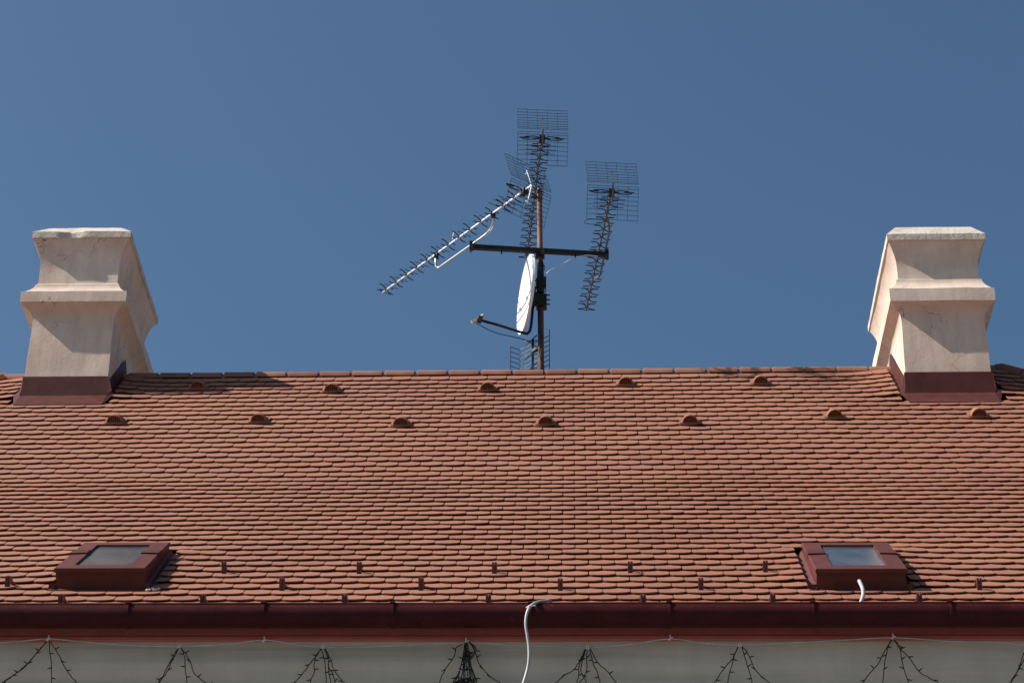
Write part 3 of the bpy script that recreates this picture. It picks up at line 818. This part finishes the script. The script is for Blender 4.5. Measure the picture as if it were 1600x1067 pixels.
# ------------------------------------------------------------------ cables up on the mast
def cable(name, pts, r, mt, label, cat='cable', n=6, group=None):
    mb = MB(); mb.tube(catmull(pts, 6), r, n); o = mb.build(name, mt, smooth=60); return tag(o, label, cat, group)
A = lambda px, py, dy: at_y(px, py, YM + dy)
cable('aerial_cable', [A(849, 437, -.05), A(853, 429, -.06), A(860, 422, -.07), A(872, 417, -.08), A(892, 405.5, -.05), A(915, 399.5, -.02), A(934, 401, .0)], .0045, M_CORD, 'thin pale cable curving from the mast up to the right half of the crossbar')
cable('dish_cable', [lnb + Vector((-.01, 0, -.04)), A(757, 512, -.14), A(775, 520, -.12), A(800, 526, -.1), A(820, 531, -.08), A(832, 537, -.06), A(841, 545, -.045)], .0048, M_BLACK, 'thin black cable sagging from the dish feed arm to the mast')
cable('mast_cable', [A(846, 410, -.045), A(850, 415, -.06), A(850.5, 421, -.06), A(846, 428, -.05), A(848, 440, -.05), A(852, 448, -.07), A(852.5, 455, -.07), A(848, 458, -.05), A(842, 462, -.045), A(840.5, 480, -.045), A(842, 505, -.045), A(846, 530, -.045), A(843, 550, -.045), A(848, 572, -.045), A(850, 590, .03)], .005, M_BLACK, 'black cable looping down along the lower mast')
cable('loop_cable', [A(834, 402, -.08), A(839, 404, -.07), A(843, 409, -.05), A(844, 418, -.045)], .0045, M_BLACK, 'short black cable arching from behind the dish top to the mast')

# ------------------------------------------------------------------ white hoses at the gutter
gf = GY - GR
h = MB()
pts = [roof_hit(864, 945, .04), ]
hp = [Vector(RP(roof_hit(866, 941, .06)[0], .10, -.02)), at_y(860, 939.0, gf + .12), at_y(851, 938.8, gf + .07), at_y(842, 939.5, gf + .02), at_y(832, 944, gf - .022), at_y(825.5, 952, gf - .034), at_y(822, 964, gf - .036), at_y(821.5, 977, gf - .036), at_y(823.5, 990, gf - .03), at_y(826, 1008, gf - .02), at_y(826.5, 1025, gf - .02), at_y(824.5, 1043, gf - .02), at_y(818, 1066, gf - .02), at_y(806, 1100, gf - .01), at_y(800, 1150, gf)]
cable('white_hose', hp, .0092, M_HOSE, 'white hose arching over the gutter edge and hanging down the cornice', 'hose', 10)
x_, v_ = roof_hit(1342, 915, .12)
p0 = at_y(1342.5, 907, EY + .03); 
cable('white_hose', [p0, at_y(1345.5, 913, EY + .0), at_y(1348.3, 921, EY - .03), at_y(1348.5, 930, EY - .055), at_y(1346, 938, EY - .07), at_y(1342, 948, EY - .08), at_y(1338, 960, EY - .07)], .0125, M_HOSE, 'short white hose end standing up out of the gutter below the right skylight', 'hose', 10)
tie = MB(); p = at_y(828, 948, gf - .028)
tie.tube([p + Vector((-.022, 0, -.004)), p + Vector((0, -.014, .004)), p + Vector((.02, 0, .010)), p + Vector((.034, .006, .012))], .005, 6)
bpy_hose = [o for o in bpy.data.objects if o.name == 'white_hose'][0]
tie.build('cable_tie', M_HOOK, bpy_hose)
# ------------------------------------------------------------------ fairy lights under the gutter
YL = YF - .03
def L_(px, py, dy=0): return at_y(px, py, YL + dy)
cpts = [(-120, 1012), (0, 1003.5), (35, 1001), (76, 997.5), (130, 1002), (200, 1007.5), (280, 1009.5), (350, 1006), (413, 999.5), (455, 1005), (505, 1010.5), (580, 1010), (650, 1006), (728, 1003), (800, 1007), (860, 1009), (918, 1011), (985, 1006), (1047, 997.5), (1100, 1004), (1156, 1007), (1230, 1003.5), (1310, 1000), (1395, 995.5), (1480, 1001), (1560, 1002.5), (1608, 1007), (1720, 1000)]
cw = MB(); cw.tube(catmull([L_(x, y) for x, y in cpts], 4), .0034, 6)
cord = cw.build('light_cord', M_CORD, smooth=60); tag(cord, 'long pale cord sagging from hook to hook along the cornice', 'cord')
for px, py in ((76, 997), (413, 999), (728, 1001), (1047, 996), (1395, 994)):
    hk = MB(); p = L_(px, py, .012)
    hk.tube([p + Vector((0, .02, .022)), p + Vector((0, -.006, .016)), p + Vector((.002, -.012, -.004)), p + Vector((-.004, -.01, -.018)), p + Vector((-.012, -.008, -.012))], .0055, 6)
    hk.tube([p + Vector((.006, -.01, -.006)), p + Vector((.018, -.012, -.002))], .004, 5)
    hk.build('hook', M_HOOK, cord)
clusters = [
 ((75, 1001), 'three strand bundle of dark fairy lights under the left skylight, hung from a hook', [[(74, 1001), (64, 1012), (45, 1033), (30, 1047), (2, 1067), (-25, 1082)], [(73, 1002), (60, 1016), (40, 1040), (25, 1052), (0, 1068), (-22, 1080)], [(77, 1002), (79, 1025), (80.5, 1047), (80, 1067), (79, 1090)], [(79, 1002), (92, 1022), (104, 1047), (121, 1067), (150, 1090)]]),
 ((280, 1011), 'narrow bundle of dark fairy lights hanging from the cord, right of the left skylight', [[(279, 1012), (268, 1033), (260, 1050), (246, 1067), (225, 1085)], [(278, 1013), (270, 1025), (258, 1048), (252, 1060), (244, 1072), (222, 1086)], [(283, 1012), (288, 1025), (289, 1045), (292, 1067), (291, 1095)], [(283, 1011), (297, 1033), (303, 1050), (322, 1067), (345, 1080)]]),
 ((505, 1012), 'five strand bundle of fairy lights on the cord left of the dark tangle', [[(502, 1013), (492, 1026), (484, 1037), (474, 1050), (458, 1067), (430, 1085)], [(502, 1013), (493, 1024), (490, 1040), (492, 1050), (487, 1058), (485, 1068), (484, 1090)], [(503, 1014), (507, 1030), (509, 1050), (510, 1068), (511, 1095)], [(508, 1014), (512, 1030), (513, 1050), (517, 1068), (518, 1090)], [(508, 1012), (516, 1030), (522, 1047), (540, 1067), (565, 1084)], [(507, 1012), (513, 1028), (514, 1042), (520, 1052), (524, 1067), (526, 1090)]]),
 ((728, 1004), 'thick dark tangle of gathered fairy lights hanging from a white hook', None),
 ((918, 1013), 'wide bundle of fairy lights on the cord just right of the white hose', [[(915, 1014), (908, 1028), (897, 1045), (880, 1056), (868, 1067), (845, 1085)], [(914, 1014), (910, 1025), (905, 1040), (904, 1055), (901, 1068), (899, 1090)], [(918, 1015), (916, 1030), (917, 1045), (914, 1056), (916, 1068), (915, 1090)], [(916, 1014), (909, 1032), (908, 1048), (912, 1058), (904, 1067), (903, 1085)], [(921, 1014), (926, 1035), (933, 1050), (937, 1068), (938, 1090)], [(922, 1013), (934, 1034), (948, 1048), (964, 1068), (985, 1085)]]),
 ((1156, 1009), 'four strand bundle of fairy lights on the cord left of the right skylight', [[(1153, 1009), (1148, 1022), (1143, 1030), (1132, 1042), (1115, 1067), (1095, 1086)], [(1153, 1010), (1147, 1026), (1142, 1045), (1137, 1068), (1135, 1090)], [(1159, 1010), (1165, 1030), (1170, 1048), (1175, 1068), (1176, 1090)], [(1160, 1009), (1170, 1022), (1180, 1045), (1200, 1064), (1225, 1080)]]),
 ((1395, 998), 'spreading bundle of fairy lights on a hook below the right skylight', [[(1393, 999), (1385, 1012), (1380, 1022), (1372, 1037), (1357, 1053), (1347, 1067), (1330, 1085)], [(1391, 1001), (1387, 1012), (1383, 1032), (1379, 1067), (1378, 1090)], [(1398, 1000), (1406, 1010), (1408, 1030), (1415, 1052), (1420, 1068), (1424, 1090)], [(1397, 999), (1407, 1014), (1420, 1026), (1436, 1048), (1450, 1057), (1466, 1066), (1485, 1074)]]),
 ((1612, 1009), 'fairy light strands at the right end of the cord, cut by the photo edge', [[(1610, 1010), (1600, 1018), (1592, 1040), (1585, 1055), (1577, 1068), (1560, 1088)], [(1610, 1010), (1602, 1024), (1595, 1040), (1582, 1060), (1575, 1070), (1558, 1090)], [(1614, 1010), (1622, 1040), (1640, 1070)]]),
]
tang = [[(722, 1006), (714, 1011), (710, 1022), (706, 1030), (698, 1043), (690, 1055), (685, 1068), (670, 1088)], [(736, 1005), (743, 1020), (748, 1034), (756, 1046), (765, 1055), (783, 1067), (805, 1078)],
        [(733, 1003), (741, 1008), (744, 1015), (740, 1024), (733, 1030)], [(733, 1005), (739, 1009), (742, 1016), (738, 1023), (732, 1031)]]
for i in range(11):
    x = 713 + i * 3.1; tang.append([(728 + (i - 5) * .5, 1004), (724 + i * .9 + rnd.uniform(-1, 1), 1020), (719 + i * 2 + rnd.uniform(-2, 2), 1042), (x + rnd.uniform(-2, 2), 1064), (x + rnd.uniform(-3, 3), 1082)])
for i in range(9):
    cx_, cy_, rr_ = 725 + rnd.uniform(-9, 9), 1066 + rnd.uniform(-3, 6), rnd.uniform(5, 10)
    a0 = rnd.uniform(0, 6); tang.append([(cx_ + rr_ * math.cos(a0 + t * .9), cy_ + rr_ * .6 * math.sin(a0 + t * .9)) for t in range(7)])
for (hx_, hy_), lab, strands in clusters:
    root = empty('fairy_lights', L_(hx_, hy_), label=lab, cat='fairy lights', group='bundles of fairy lights under the gutter')
    dense = strands is None
    for si, sx in enumerate(strands or tang):
        dy = -.004 * (si % 4) - (rnd.uniform(0, .03) if dense else 0)
        P_ = catmull([L_(x + rnd.uniform(-.7, .7), y, dy + rnd.uniform(-.004, .004)) for x, y in sx], 5)
        P_ = [p + Vector((rnd.gauss(0, .0012), 0, rnd.gauss(0, .0012))) for p in P_]
        mb = MB(); mb.tube(P_, .0032, 5); mb.build('strand_wire', M_BLACK, root)
        nxt = rnd.uniform(.04, .09); acc = 0
        for a_, b_ in zip(P_, P_[1:]):
            acc += (b_ - a_).length
            if acc > nxt:
                acc = 0; nxt = rnd.uniform(.06, .11); sg = rnd.choice((-1, 1)); dr = Vector((sg * rnd.uniform(.6, 1), -.2, rnd.uniform(-.5, .7))).normalized()
                bl_ = MB(); bl_.tube([b_, b_ + dr * .014, b_ + dr * .030], [.0042, .0042, .0022], 5); bl_.build('bulb', M_BLACK, root)
    if hy_ > 1006:
        hk = MB(); p = L_(hx_, hy_ - 1.5, -.004); hk.tube([p + Vector((-.007, 0, .010)), p + Vector((-.006, -.006, -.012))], .0042, 5); hk.tube([p + Vector((.006, 0, .014)), p + Vector((.007, -.006, -.010))], .0042, 5)
        hk.build('cord_clip', M_HOOK, root)

# ------------------------------------------------------------------ light
to_sun = Vector((-.70, -.125, .665)).normalized()
el = math.asin(to_sun.z); az = math.atan2(to_sun.x, to_sun.y)
w_ = bpy.data.worlds.new('World'); scene.world = w_; w_.use_nodes = True
nt = w_.node_tree; sk = nt.nodes.new('ShaderNodeTexSky'); sk.sky_type = 'NISHITA'; sk.sun_disc = False
sk.sun_elevation = el; sk.sun_rotation = az; sk.altitude = 0; sk.air_density = 1.0; sk.dust_density = 2.5; sk.ozone_density = 6.0
wb = nt.nodes.new('ShaderNodeMix'); wb.data_type = 'RGBA'; wb.blend_type = 'MULTIPLY'; wb.inputs[0].default_value = 1; wb.inputs[7].default_value = (.90, 1.03, .98, 1)
nt.links.new(sk.outputs[0], wb.inputs[6]); nt.links.new(wb.outputs[2], nt.nodes['Background'].inputs[0]); nt.nodes['Background'].inputs[1].default_value = .066
ld = bpy.data.lights.new('sun', 'SUN'); ld.energy = 5.0; ld.angle = R(.5); ld.color = (1, .95, .88)
lo_ = bpy.data.objects.new('sun', ld); C.objects.link(lo_); lo_.matrix_world = to_sun.to_track_quat('Z', 'Y').to_matrix().to_4x4()
lo_.location = (-20, -5, 30)
scene.view_settings.view_transform = 'Standard'; scene.view_settings.look = 'None'
scene.view_settings.exposure = .66; scene.view_settings.gamma = 1
